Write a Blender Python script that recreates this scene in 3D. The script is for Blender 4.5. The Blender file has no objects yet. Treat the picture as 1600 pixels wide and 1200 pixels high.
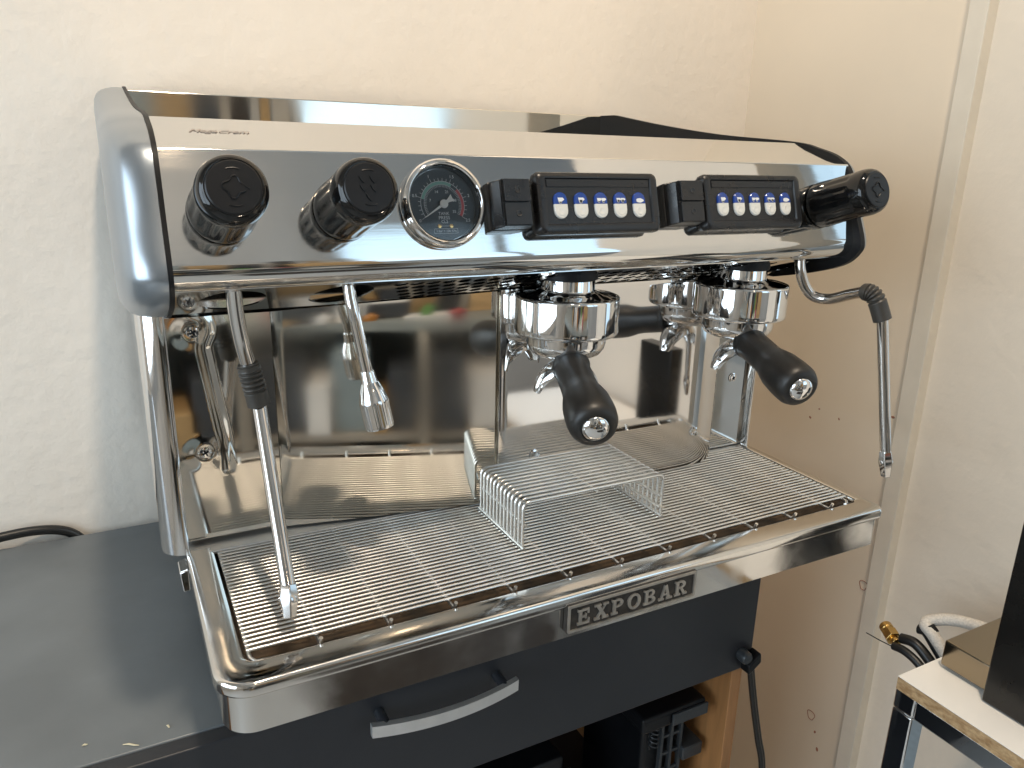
import bpy, bmesh, math, random
from mathutils import Vector, Matrix, Euler
random.seed(7)
PI = math.pi
sc = bpy.context.scene
COL = sc.collection

# ------------------------------------------------------------------ camera
cam_d = bpy.data.cameras.new('camera')
cam = bpy.data.objects.new('camera', cam_d)
COL.objects.link(cam)
cam.location = (-0.36873, -0.68393, 0.35160)
cam.rotation_euler = (1.2817, -0.0229, -0.4796)
cam_d.sensor_width = 36
cam_d.lens = 26.656
cam_d.clip_start = 0.01
cam_d.clip_end = 60
sc.camera = cam

# ------------------------------------------------------------------ world and lamps
w = bpy.data.worlds.new('World')
sc.world = w
w.use_nodes = True
w.node_tree.nodes['Background'].inputs[0].default_value = (0.75, 0.85, 1.0, 1)
w.node_tree.nodes['Background'].inputs[1].default_value = 0.3
sc.view_settings.view_transform = 'Standard'
sc.view_settings.look = 'None'
sc.view_settings.exposure = 0.26
sc.view_settings.gamma = 1.0
sc.render.engine = 'CYCLES'
sc.cycles.use_denoising = True
sc.cycles.max_bounces = 10
sc.cycles.glossy_bounces = 7
sc.cycles.diffuse_bounces = 4
sc.cycles.caustics_reflective = True
sc.cycles.blur_glossy = 0.6
sc.cycles.sample_clamp_indirect = 6.0


def lamp(name, kind, loc, power, color, size, rot=(0, 0, 0), size_y=None):
    d = bpy.data.lights.new(name, kind)
    d.energy = power
    d.color = color
    if kind == 'AREA':
        d.shape = 'RECTANGLE'
        d.size = size
        d.size_y = size_y or size
    else:
        d.shadow_soft_size = size
    o = bpy.data.objects.new(name, d)
    o.location = loc
    o.rotation_euler = rot
    COL.objects.link(o)
    return o


# warm ceiling bulb a little in front of the machine, a second one deeper in the room
shade = lamp('ceiling_spot', 'SPOT', (-0.12, -0.82, 2.52), 134, (1.0, 0.83, 0.64), 0.075)
shade.data.spot_size = math.radians(128)
shade.data.spot_blend = 0.35
lamp('ceiling_bulb', 'POINT', (-0.13, -2.60, 2.05), 3.5, (1.0, 0.76, 0.52), 0.05)
# daylight through the windows of the room
lamp('window_daylight', 'AREA', (1.55, -3.10, 0.95), 13, (0.56, 0.80, 1.0), 1.8, (PI / 2, 0, 0), 1.7)
lamp('window_daylight', 'AREA', (-1.92, -0.75, 0.42), 26, (0.70, 0.86, 1.0), 1.5, (PI / 2, 0, -PI / 2), 1.3)
lamp('window_daylight', 'AREA', (1.90, -1.35, 0.52), 8, (0.56, 0.80, 1.0), 1.6, (PI / 2, 0, PI / 2), 1.6)


# ------------------------------------------------------------------ materials
def mat(name, base, metal=0.0, rough=0.5, var=0.0, vscale=8.0, stretch=(1, 1, 1), bump=0.0, bscale=60.0,
        rvar=0.0, rscale=12.0, coat=0.0, col2=None, spec=0.5, bstretch=(1, 1, 1), detail=4.0, bdist=0.002):
    m = bpy.data.materials.new(name)
    m.use_nodes = True
    nt = m.node_tree
    b = nt.nodes['Principled BSDF']
    b.inputs['Base Color'].default_value = (*base, 1)
    b.inputs['Metallic'].default_value = metal
    b.inputs['Roughness'].default_value = rough
    b.inputs['Specular IOR Level'].default_value = spec
    if coat:
        b.inputs['Coat Weight'].default_value = coat
        b.inputs['Coat Roughness'].default_value = 0.05
    geo = nt.nodes.new('ShaderNodeTexCoord')

    def noise(scale, st, det=detail):
        mp = nt.nodes.new('ShaderNodeMapping')
        mp.inputs['Scale'].default_value = st
        nt.links.new(geo.outputs['Object'], mp.inputs['Vector'])
        n = nt.nodes.new('ShaderNodeTexNoise')
        n.inputs['Scale'].default_value = scale
        n.inputs['Detail'].default_value = det
        nt.links.new(mp.outputs[0], n.inputs['Vector'])
        return n
    if var or col2:
        n = noise(vscale, stretch)
        r = nt.nodes.new('ShaderNodeValToRGB')
        r.color_ramp.elements[0].position = 0.35
        r.color_ramp.elements[1].position = 0.68
        c2 = col2 or tuple(min(1, c * (1 + var)) for c in base)
        c1 = base if col2 else tuple(c * (1 - var) for c in base)
        r.color_ramp.elements[0].color = (*c1, 1)
        r.color_ramp.elements[1].color = (*c2, 1)
        nt.links.new(n.outputs['Fac'], r.inputs[0])
        nt.links.new(r.outputs[0], b.inputs['Base Color'])
    if rvar:
        n = noise(rscale, stretch)
        mr = nt.nodes.new('ShaderNodeMapRange')
        mr.inputs[1].default_value = 0.35
        mr.inputs[2].default_value = 0.7
        mr.inputs[3].default_value = max(0.0, rough - rvar)
        mr.inputs[4].default_value = rough + rvar
        nt.links.new(n.outputs['Fac'], mr.inputs[0])
        nt.links.new(mr.outputs[0], b.inputs['Roughness'])
    if bump:
        n = noise(bscale, bstretch)
        bp = nt.nodes.new('ShaderNodeBump')
        bp.inputs['Strength'].default_value = bump
        bp.inputs['Distance'].default_value = bdist
        nt.links.new(n.outputs['Fac'], bp.inputs['Height'])
        nt.links.new(bp.outputs[0], b.inputs['Normal'])
    return m


def glass_mat(name):
    m = bpy.data.materials.new(name)
    m.use_nodes = True
    nt = m.node_tree
    nt.nodes.clear()
    out = nt.nodes.new('ShaderNodeOutputMaterial')
    mix = nt.nodes.new('ShaderNodeMixShader')
    tr = nt.nodes.new('ShaderNodeBsdfTransparent')
    gl = nt.nodes.new('ShaderNodeBsdfGlossy')
    gl.inputs['Roughness'].default_value = 0.03
    fr = nt.nodes.new('ShaderNodeFresnel')
    fr.inputs['IOR'].default_value = 1.45
    nt.links.new(fr.outputs[0], mix.inputs[0])
    nt.links.new(tr.outputs[0], mix.inputs[1])
    nt.links.new(gl.outputs[0], mix.inputs[2])
    nt.links.new(mix.outputs[0], out.inputs[0])
    return m


M = {
    'chrome': mat('chrome', (0.80, 0.80, 0.80), 1, 0.05, rvar=0.03, rscale=30),
    'tube': mat('polished_tube', (0.66, 0.64, 0.62), 1, 0.12, rvar=0.05, rscale=40),
    'hood': mat('satin_steel', (0.70, 0.70, 0.69), 1, 0.062, rvar=0.03, rscale=6, stretch=(0.6, 6, 6), bump=0.008, bscale=90, bstretch=(0.15, 3, 3)),
    'mirror': mat('mirror_steel', (0.76, 0.73, 0.67), 1, 0.065, rvar=0.045, rscale=7, bump=0.012, bscale=2.5, detail=1.0),
    'plate': mat('polished_plate', (0.74, 0.72, 0.70), 1, 0.06, rvar=0.035, rscale=9, bump=0.006, bscale=3, detail=1.0),
    'tray': mat('tray_steel', (0.70, 0.68, 0.65), 1, 0.13, rvar=0.07, rscale=25, bump=0.02, bscale=40),
    'wire': mat('steel_wire', (0.86, 0.85, 0.82), 1, 0.30, var=0.10, vscale=30),
    'rim': mat('brushed_rim', (0.78, 0.76, 0.73), 1, 0.48),
    'basin': mat('stained_basin', (0.035, 0.026, 0.018), 0.3, 0.4, col2=(0.16, 0.10, 0.055), vscale=26, bump=0.2, bscale=60),
    'cheek': mat('silver_paint', (0.36, 0.40, 0.44), 0.8, 0.30),
    'black_in': mat('black_trim', (0.008, 0.008, 0.009), 0, 0.5, spec=0.25),
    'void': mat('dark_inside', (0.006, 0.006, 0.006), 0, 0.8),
    'knob': mat('glossy_black', (0.006, 0.006, 0.006), 0, 0.09, rvar=0.03, rscale=60, spec=0.45),
    'kcap': mat('knob_cap_black', (0.008, 0.008, 0.009), 0, 0.36, spec=0.35),
    'grip': mat('grip_rubber', (0.050, 0.044, 0.037), 0, 0.42, var=0.2, vscale=60),
    'rubber': mat('black_rubber', (0.014, 0.013, 0.012), 0, 0.42, var=0.3, vscale=60),
    'keypad': mat('keypad_black', (0.013, 0.013, 0.014), 0, 0.33, rvar=0.08, rscale=50),
    'button_blue': mat('button_blue', (0.016, 0.06, 0.30), 0, 0.22, coat=0.3),
    'button_white': mat('button_white', (0.76, 0.75, 0.70), 0, 0.28, coat=0.3),
    'ink_white': mat('white_ink', (0.82, 0.84, 0.86), 0, 0.5),
    'ink_black': mat('black_ink', (0.012, 0.012, 0.014), 0, 0.5),
    'ink_red': mat('red_ink', (0.55, 0.07, 0.08), 0, 0.5),
    'ink_green': mat('green_ink', (0.20, 0.42, 0.36), 0, 0.5),
    'ink_grey': mat('etched_script', (0.46, 0.40, 0.36), 0.6, 0.5),
    'dial': mat('dial_slate', (0.016, 0.030, 0.040), 0, 0.4),
    'needle': mat('needle_white', (0.85, 0.84, 0.80), 0, 0.4),
    'brass': mat('brass', (0.62, 0.40, 0.14), 1, 0.2, rvar=0.06, rscale=40),
    'gauge_glass': glass_mat('gauge_glass'),
    'pewter': mat('pewter', (0.45, 0.42, 0.38), 0.8, 0.42, var=0.15, vscale=120),
    'plate_dark': mat('nameplate_dark', (0.045, 0.040, 0.036), 0.4, 0.5, var=0.3, vscale=150),
    'wall': mat('plaster_wall', (0.80, 0.735, 0.65), 0, 0.75, var=0.035, vscale=3, bump=0.55, bscale=50, detail=4, bdist=0.003),
    'wall_warm': mat('warm_plaster', (0.79, 0.71, 0.60), 0, 0.75, var=0.035, vscale=3, bump=0.35, bscale=50, bdist=0.003),
    'wall_r': mat('painted_board', (0.79, 0.69, 0.555), 0, 0.55, var=0.03, vscale=4, bump=0.06, bscale=60),
    'trim': mat('trim_paint', (0.72, 0.66, 0.56), 0, 0.5, var=0.04, vscale=20),
    'room': mat('room_wall', (0.66, 0.66, 0.65), 0, 0.8, var=0.08, vscale=2),
    'ceiling': mat('ceiling_white', (0.74, 0.76, 0.78), 0, 0.8),
    'floor': mat('floor_brown', (0.50, 0.52, 0.53), 0, 0.4, col2=(0.42, 0.43, 0.43), vscale=60),
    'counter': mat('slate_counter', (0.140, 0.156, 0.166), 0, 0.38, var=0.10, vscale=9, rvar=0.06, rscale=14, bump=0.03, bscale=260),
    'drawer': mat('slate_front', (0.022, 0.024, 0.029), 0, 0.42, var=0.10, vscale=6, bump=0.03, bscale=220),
    'alu': mat('handle_aluminium', (0.80, 0.80, 0.80), 1, 0.5, var=0.05, vscale=40),
    'beech': mat('beech_board', (0.42, 0.20, 0.075), 0, 0.45, var=0.18, vscale=14, stretch=(6, 6, 0.6)),
    'cable': mat('cable_black', (0.010, 0.010, 0.010), 0, 0.4),
    'device': mat('device_black', (0.006, 0.0065, 0.008), 0, 0.4, rvar=0.1, rscale=20, spec=0.3),
    'device2': mat('device_grey', (0.05, 0.055, 0.06), 0.2, 0.35),
    'melamine': mat('white_melamine', (0.88, 0.87, 0.84), 0, 0.3, var=0.02, vscale=6),
    'chip': mat('chipboard', (0.34, 0.20, 0.09), 0, 0.8, col2=(0.56, 0.38, 0.20), vscale=130, stretch=(1, 1, 2), bump=0.6, bscale=260),
    'appliance': mat('appliance_black', (0.010, 0.009, 0.008), 0, 0.30, rvar=0.08, rscale=15),
    'bronze': mat('smoked_steel', (0.34, 0.28, 0.20), 1, 0.12, rvar=0.05, rscale=12),
    'hose': mat('braided_white', (0.62, 0.58, 0.52), 0, 0.6, var=0.12, vscale=400, bump=0.5, bscale=500),
    'stain': mat('wall_stain', (0.36, 0.16, 0.10), 0, 0.6),
    'crumb': mat('crumb', (0.62, 0.55, 0.38), 0, 0.7),
    'bench': mat('bench_top', (0.27, 0.29, 0.28), 0, 0.4, var=0.1, vscale=6),
    'navy': mat('dark_case', (0.050, 0.056, 0.066), 0, 0.45, var=0.2, vscale=7),
    'paper': mat('paper', (0.78, 0.75, 0.72), 0, 0.7, var=0.03, vscale=9),
    'oak': mat('tan_box', (0.40, 0.26, 0.12), 0, 0.6, var=0.15, vscale=6),
    'bench_door': mat('bench_door', (0.34, 0.30, 0.25), 0, 0.5, var=0.15, vscale=5),
    'amber': mat('amber_plastic', (0.42, 0.17, 0.03), 0, 0.3),
    'leaf': mat('green_plastic', (0.10, 0.26, 0.05), 0, 0.35),
    'red_p': mat('dull_red_plastic', (0.34, 0.05, 0.05), 0, 0.4),
    'bluebox': mat('grey_blue_box', (0.24, 0.29, 0.31), 0, 0.5, var=0.1, vscale=6),
    'mat_brown': mat('rubber_mat', (0.035, 0.027, 0.022), 0, 0.6, var=0.3, vscale=20),
    'frame': mat('window_frame', (0.55, 0.53, 0.50), 0, 0.5),
}


# ------------------------------------------------------------------ mesh helpers
def frame_of(axis):
    a = Vector(axis).normalized()
    t = Vector((0, 0, 1)) if abs(a.z) < 0.9 else Vector((1, 0, 0))
    u = t.cross(a).normalized()
    return u, a.cross(u).normalized(), a


class MB:
    def __init__(s):
        s.v, s.f, s.m = [], [], []
        s.cur = 0

    def add(s, verts, faces):
        o = len(s.v)
        s.v += [tuple(p) for p in verts]
        for f in faces:
            s.f.append(tuple(i + o for i in f))
            s.m.append(s.cur)
        return s

    def box(s, x0, x1, y0, y1, z0, z1):
        return s.hexa([(x0, y0, z0), (x1, y0, z0), (x1, y1, z0), (x0, y1, z0),
                       (x0, y0, z1), (x1, y0, z1), (x1, y1, z1), (x0, y1, z1)])

    def hexa(s, p):
        return s.add(p, [(0, 3, 2, 1), (4, 5, 6, 7), (0, 1, 5, 4), (1, 2, 6, 5), (2, 3, 7, 6), (3, 0, 4, 7)])

    def prism(s, poly, mtx, h0, h1):
        # poly: list of (x, y) in the local plane of mtx, extruded along its local z
        n = len(poly)
        vs = [mtx @ Vector((x, y, h0)) for x, y in poly] + [mtx @ Vector((x, y, h1)) for x, y in poly]
        fs = [tuple(range(n - 1, -1, -1)), tuple(range(n, 2 * n))]
        fs += [(i, (i + 1) % n, n + (i + 1) % n, n + i) for i in range(n)]
        return s.add(vs, fs)

    def lathe(s, prof, org, axis, seg=32, rmod=None):
        u, v, a = frame_of(axis)
        o = Vector(org)
        vs, fs = [], []
        n = len(prof)
        for k, (r, h) in enumerate(prof):
            for i in range(seg):
                t = 2 * PI * i / seg
                rr = r * (rmod(t, h, k) if rmod else 1)
                vs.append(o + a * h + (u * math.cos(t) + v * math.sin(t)) * rr)
        for k in range(n - 1):
            for i in range(seg):
                j = (i + 1) % seg
                fs.append((k * seg + i, k * seg + j, (k + 1) * seg + j, (k + 1) * seg + i))
        if prof[0][0] > 1e-6:
            fs.append(tuple(range(seg - 1, -1, -1)))
        if prof[-1][0] > 1e-6:
            fs.append(tuple((n - 1) * seg + i for i in range(seg)))
        return s.add(vs, fs)

    def tube(s, pts, r, seg=12, caps=True, closed=False):
        pts = [Vector(p) for p in pts]
        n = len(pts)
        rs = r if isinstance(r, (list, tuple)) else [r] * n
        tan = []
        for i in range(n):
            if closed:
                t = pts[(i + 1) % n] - pts[i - 1]
            else:
                t = pts[min(i + 1, n - 1)] - pts[max(i - 1, 0)]
            tan.append(t.normalized())
        u, v, _ = frame_of(tan[0])
        vs, fs = [], []
        for i in range(n):
            if i:
                ax = tan[i - 1].cross(tan[i])
                if ax.length > 1e-9:
                    q = Matrix.Rotation(tan[i - 1].angle(tan[i]), 3, ax.normalized())
                    u = q @ u
                u = (u - tan[i] * u.dot(tan[i])).normalized()
            v = tan[i].cross(u)
            for k in range(seg):
                t = 2 * PI * k / seg
                vs.append(pts[i] + (u * math.cos(t) + v * math.sin(t)) * rs[i])
        for i in range(n if closed else n - 1):
            for k in range(seg):
                l = (k + 1) % seg
                j = (i + 1) % n
                fs.append((i * seg + k, i * seg + l, j * seg + l, j * seg + k))
        if caps and not closed:
            fs.append(tuple(range(seg - 1, -1, -1)))
            fs.append(tuple((n - 1) * seg + k for k in range(seg)))
        return s.add(vs, fs)

    def strip(s, rows, close_v=False):
        # rows: list of equally long point lists, joined into a quad sheet
        n, m = len(rows), len(rows[0])
        vs = [p for r in rows for p in r]
        fs = []
        for i in range(n - 1):
            for j in range(m if close_v else m - 1):
                k = (j + 1) % m
                fs.append((i * m + j, i * m + k, (i + 1) * m + k, (i + 1) * m + j))
        return s.add(vs, fs)


def fillet(pts, rads, n=6):
    out = []
    for i, p in enumerate(pts):
        r = rads[i]
        if i in (0, len(pts) - 1) or r <= 0:
            out.append(p)
            continue
        a, b, c = Vector(pts[i - 1]), Vector(p), Vector(pts[i + 1])
        d1, d2 = (a - b).normalized(), (c - b).normalized()
        ang = d1.angle(d2)
        d = r / math.tan(ang / 2)
        p1, p2 = b + d1 * d, b + d2 * d
        ctr = b + (d1 + d2).normalized() * (r / math.sin(ang / 2))
        v1, v2 = p1 - ctr, p2 - ctr
        tot = v1.angle(v2)
        for k in range(n + 1):
            t = k / n
            if tot < 1e-6:
                q = p1
            else:
                q = ctr + (v1 * math.sin((1 - t) * tot) + v2 * math.sin(t * tot)) / math.sin(tot)
            out.append(tuple(q))
    return out


def smooth_path(pts, sub=6, closed=False):
    P = [Vector(p) for p in pts]
    n = len(P)
    out = []
    rng = n if closed else n - 1
    for i in range(rng):
        if closed:
            p0, p1, p2, p3 = P[i - 1], P[i], P[(i + 1) % n], P[(i + 2) % n]
        else:
            p0, p1, p2, p3 = P[max(i - 1, 0)], P[i], P[i + 1], P[min(i + 2, n - 1)]
        for k in range(sub):
            t = k / sub
            out.append(0.5 * ((2 * p1) + (p2 - p0) * t + (2 * p0 - 5 * p1 + 4 * p2 - p3) * t * t + (3 * p1 - p0 - 3 * p2 + p3) * t ** 3))
    if not closed:
        out.append(P[-1])
    return out


def rrect(x0, x1, y0, y1, r, n=6):
    out = []
    for cx, cy, a0 in ((x1 - r, y1 - r, 0), (x0 + r, y1 - r, 90), (x0 + r, y0 + r, 180), (x1 - r, y0 + r, 270)):
        for k in range(n + 1):
            a = math.radians(a0 + 90 * k / n)
            out.append((cx + r * math.cos(a), cy + r * math.sin(a)))
    return out


WORLD = {}


def finish(me, sharp=35):
    me.update()
    me.polygons.foreach_set('use_smooth', [True] * len(me.polygons))
    me.set_sharp_from_angle(angle=math.radians(sharp))


def to_mesh(name, mb, mats, off=Vector((0, 0, 0)), sharp=35):
    me = bpy.data.meshes.new(name)
    me.from_pydata([tuple(Vector(p) - off) for p in mb.v], [], mb.f)
    for m in (mats if isinstance(mats, (list, tuple)) else [mats]):
        me.materials.append(M[m])
    me.polygons.foreach_set('material_index', mb.m)
    bm = bmesh.new()
    bm.from_mesh(me)
    bmesh.ops.recalc_face_normals(bm, faces=bm.faces)
    bm.to_mesh(me)
    bm.free()
    finish(me, sharp)
    return me


def link(name, me, parent=None, loc=None, bevel=0, seg=2, wn=False):
    """Links one mesh whose vertices are relative to `loc` (world)."""
    o = bpy.data.objects.new(name, me)
    COL.objects.link(o)
    base = Vector(loc) if loc is not None else (WORLD[parent.name] if parent else Vector((0, 0, 0)))
    if parent:
        o.parent = parent
        o.location = base - WORLD[parent.name]
    else:
        o.location = base
    WORLD[o.name] = base
    if bevel:
        b = o.modifiers.new('bevel', 'BEVEL')
        b.width = bevel
        b.segments = seg
        b.limit_method = 'ANGLE'
        b.angle_limit = math.radians(40)
    if wn:
        n = o.modifiers.new('normals', 'WEIGHTED_NORMAL')
        n.keep_sharp = True
    return o


def part(name, mb, mats, parent, bevel=0, seg=2, sharp=35, solid=0):
    base = WORLD[parent.name]
    o = link(name, to_mesh(name, mb, mats, base, sharp), parent, None, bevel, seg, not solid)
    if solid:
        sm = o.modifiers.new('thickness', 'SOLIDIFY')
        sm.thickness = solid
        sm.offset = 0
        n = o.modifiers.new('normals', 'WEIGHTED_NORMAL')
        n.keep_sharp = True
    return o


def tag(o, label, cat=None, group=None):
    o['label'] = label
    if cat:
        o['category'] = cat
    if group:
        o['group'] = group
    return o


def thing(name, label, cat, loc, group=None):
    o = bpy.data.objects.new(name, None)
    COL.objects.link(o)
    o.location = loc
    o.empty_display_size = 0.05
    WORLD[o.name] = Vector(loc)
    return tag(o, label, cat, group)


def solo(name, mb, mats, label, cat, loc, group=None, bevel=0, seg=2, sharp=35):
    loc = Vector(loc)
    o = link(name, to_mesh(name, mb, mats, loc, sharp), None, loc, bevel, seg)
    return tag(o, label, cat, group)


def structure(name, mb, mats, bevel=0):
    o = link(name, to_mesh(name, mb, mats), None, (0, 0, 0), bevel)
    o['kind'] = 'structure'
    return o


def curve_mesh(splines, thick):
    """Flat plate with holes: the first closed outline is the plate, the rest are cut out of it."""
    cu = bpy.data.curves.new('plate', 'CURVE')
    cu.dimensions = '2D'
    cu.fill_mode = 'BOTH'
    cu.extrude = thick / 2
    for pts in splines:
        s = cu.splines.new('POLY')
        s.points.add(len(pts) - 1)
        for p, q in zip(s.points, pts):
            p.co = (q[0], q[1], 0, 1)
        s.use_cyclic_u = True
    o = bpy.data.objects.new('plate', cu)
    COL.objects.link(o)
    dg = bpy.context.evaluated_depsgraph_get()
    dg.update()
    me = bpy.data.meshes.new_from_object(o.evaluated_get(dg))
    bpy.data.objects.remove(o)
    bpy.data.curves.remove(cu)
    vs = [tuple(v.co) for v in me.vertices]
    fs = [tuple(p.vertices) for p in me.polygons]
    bpy.data.meshes.remove(me)
    return vs, fs


def text_geo(body, size, depth=0.0, shear=0.0, align='CENTER', space=1.0):
    cu = bpy.data.curves.new('lettering', 'FONT')
    cu.body = body
    cu.size = size
    cu.extrude = depth
    cu.shear = shear
    cu.align_x = align
    cu.align_y = 'CENTER'
    cu.space_character = space
    cu.resolution_u = 3
    o = bpy.data.objects.new('lettering', cu)
    COL.objects.link(o)
    dg = bpy.context.evaluated_depsgraph_get()
    dg.update()
    me = bpy.data.meshes.new_from_object(o.evaluated_get(dg))
    bpy.data.objects.remove(o)
    bpy.data.curves.remove(cu)
    vs = [tuple(v.co) for v in me.vertices]
    fs = [tuple(p.vertices) for p in me.polygons]
    bpy.data.meshes.remove(me)
    return vs, fs


def put(mb, geo, mtx):
    mb.add([mtx @ Vector(v) for v in geo[0]], geo[1])


def basis(org, x, y, z):
    m = Matrix((Vector(x), Vector(y), Vector(z))).transposed().to_4x4()
    m.translation = Vector(org)
    return m


# ------------------------------------------------------------------ the setting
CT = -0.14      # counter top


def under_z(y):
    return 0.25739 - (y + 0.1127) * 0.3349 - 0.0014


WY = 0.395      # back wall
RX = 0.661      # right wall
structure('wall_back', MB().box(-2.0, RX + 0.002, WY, WY + 0.12, -0.95, 3.05), 'wall')
wr = structure('wall_right', MB().box(RX, RX + 0.10, -0.012, WY, -0.95, 3.05), 'wall_r')
structure('wall_right_plaster', MB().box(RX + 0.008, RX + 0.11, -0.31, -0.012, -0.95, 3.05), 'wall_warm')
structure('floor', MB().box(-2.1, 3.1, -3.3, WY + 0.12, -1.0, -0.95), 'floor')
structure('ceiling', MB().box(-2.1, 3.1, -3.3, WY + 0.12, 3.05, 3.1), 'ceiling')
structure('wall_left', MB().box(-2.1, -2.0, -3.3, WY + 0.12, -0.95, 3.05), 'room')
structure('wall_front', MB().box(-2.0, 3.0, -3.3, -3.2, -0.95, 3.05), 'room')
structure('wall_far_right', MB().box(3.0, 3.1, -3.3, -2.40, -0.95, 3.05), 'room')
structure('wall_bay', MB().box(2.0, 2.1, -2.40, WY + 0.12, -0.95, 3.05), 'room')
structure('wall_pier', MB().box(0.69, 0.80, -1.05, -0.52, -0.95, 3.05), 'wall')
structure('wall_nook', MB().box(RX + 0.11, 2.0, WY, WY + 0.12, -0.95, 3.05), 'room')

# a few old marks on the painted board beside the machine
for y, z, r in ((0.016, -0.305, 0.009), (0.073, -0.603, 0.010)):
    mb = MB()
    ring = [(RX - 0.0006, y + r * 0.75 * math.cos(t) * (1 + 0.2 * math.sin(3 * t)), z + r * math.sin(t) * (1 + .15 * math.cos(2 * t))) for t in [2 * PI * k / 22 for k in range(22)]]
    mb.tube(ring, 0.0006, 5, closed=True)
    part('stain_ring', mb, 'stain', wr)
for y, z, r in ((0.110, -0.047, 0.0022), (0.167, -0.062, 0.0026), (0.151, -0.042, 0.0018), (0.016, -0.014, 0.003), (0.05, -0.66, 0.004), (0.06, -0.63, .003)):
    mb = MB()
    mb.lathe([(r, 0), (r * 0.6, 0.0006), (0, 0.0007)], (RX + 0.0002, y, z), (-1, 0.0, 0.0), 9, lambda t, h, k: 1 + 0.25 * math.sin(2 * t + y * 90))
    part('stain_spot', mb, 'stain', wr)

trim = MB().box(RX - 0.012, RX + 0.012, -0.024, 0.003, -0.949, 3.049)
solo('trim_strip', trim, 'trim', 'cream painted vertical batten on the wall right of the machine', 'trim strip', (RX, -0.01, -0.949), bevel=0.0015)

# ------------------------------------------------------------------ cabinet under the machine
cab = thing('cabinet', 'slate grey cabinet with a drawer carrying the coffee machine', 'cabinet', (-0.2, 0.15, -0.95))
CL, CR = -1.35, 0.306
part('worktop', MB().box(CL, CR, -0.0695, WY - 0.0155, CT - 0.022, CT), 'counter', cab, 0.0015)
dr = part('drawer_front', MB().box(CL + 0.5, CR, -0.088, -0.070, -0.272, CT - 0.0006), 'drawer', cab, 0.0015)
hb = MB()
rows = []
for k in range(25):
    t = k / 24
    x = -0.204 + 0.154 * t
    bow = 1 - (2 * t - 1) ** 2
    y = -0.108 - 0.009 * bow
    z = -0.164 - 0.002 * bow
    rows.append([(x, y, z - 0.007), (x, y - 0.003, z - 0.0065), (x, y - 0.0035, z + 0.0065), (x, y, z + 0.007), (x, y + .003, z + .0065), (x, y + .003, z - .0065)])
hb.strip(rows, True)
hb.add(rows[0], [(0, 1, 2, 3, 4, 5)])
hb.add(rows[-1], [(5, 4, 3, 2, 1, 0)])
part('drawer_handle', hb, 'alu', dr, sharp=50)
for x in (-0.190, -0.064):
    hp = MB().tube([(x, -0.088, -0.163), (x, -0.111, -0.163)], 0.0055, 12)
    part('handle_post', hp, 'drawer', dr)
part('side_panel', MB().box(0.284, 0.302, -0.080, WY - 0.004, -0.949, -0.1625), 'beech', cab, 0.001)
part('side_panel', MB().box(-0.852, -0.834, -0.080, WY - 0.004, -0.949, -0.1625), 'beech', cab, 0.001)
part('back_panel', MB().box(-0.834, 0.284, WY - 0.012, WY - 0.005, -0.949, -0.1625), 'drawer', cab)
part('shelf', MB().box(-0.834, 0.284, -0.06, WY - 0.013, -0.66, -0.642), 'drawer', cab)

# black apparatus standing in the open compartment
dv = thing('apparatus', 'black slotted apparatus on the shelf in the open cabinet', 'machine part', (0.20, 0.05, -0.642))
db = MB()
db.box(0.180, 0.235, -0.040, 0.10, -0.640, -0.352)
part('housing', db, 'device', dv, 0.006, 3)
part('top_tray', MB().box(0.160, 0.264, -0.062, 0.11, -0.350, -0.326), 'device', dv, 0.005, 3)
part('front_lip', MB().box(0.205, 0.263, -0.0665, -0.0626, -0.347, -0.330), 'device2', dv, 0.001)
for x in (0.205, 0.221, 0.237):
    part('ladder_rail', MB().box(x - 0.002, x + 0.002, -0.049, -0.043, -0.60, -0.352), 'device2', dv)
for k in range(6):
    part('ladder_rung', MB().box(0.2072, 0.2348, -0.0475, -0.0445, -0.382 - 0.028 * k, -0.378 - 0.028 * k), 'device2', dv)
sp = MB()
sp.tube([(0.192 + 0.006 * math.cos(t), -0.047 + 0.006 * math.sin(t), -0.353 - t * 0.0011) for t in [k * 0.5 for k in range(70)]], 0.0009, 6)
part('coil_spring', sp, 'device2', dv)
part('lower_tray', MB().box(0.238, 0.272, -0.055, 0.08, -0.425, -0.405), 'device2', dv, 0.002)
b2 = thing('bottle_rack', 'dark upright frame in the shadow of the open cabinet', 'frame', (0.02, 0.02, -0.642))
part('post', MB().box(0.086, 0.094, -0.01, 0.0, -0.641, -0.42), 'device2', b2, 0.001)
part('panel', MB().box(-0.06, 0.084, 0.0, 0.06, -0.641, -0.40), 'device', b2, 0.004)

# ------------------------------------------------------------------ ESPRESSO MACHINE
em = thing('espresso_machine', 'polished steel two group espresso machine on the slate cabinet', 'coffee machine', (0, 0.12, CT))
HX = 0.3372
# --- hood sheet
prof = fillet([(0.02, 0.3445), (-0.0275, 0.3445), (-0.0275, 0.3765), (-0.103, 0.3535), (-0.1293, 0.2632), (-0.1122, 0.25723)],
              [0, 0.001, 0.0024, 0.0026, 0.0165, 0], 9)
xs = [-HX + 2 * HX * k / 24 for k in range(25)]
mb = MB()
mb.strip([[(x, p[0], p[1]) for p in prof] for x in xs])
hood = part('hood', mb, 'hood', em, sharp=60)
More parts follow.
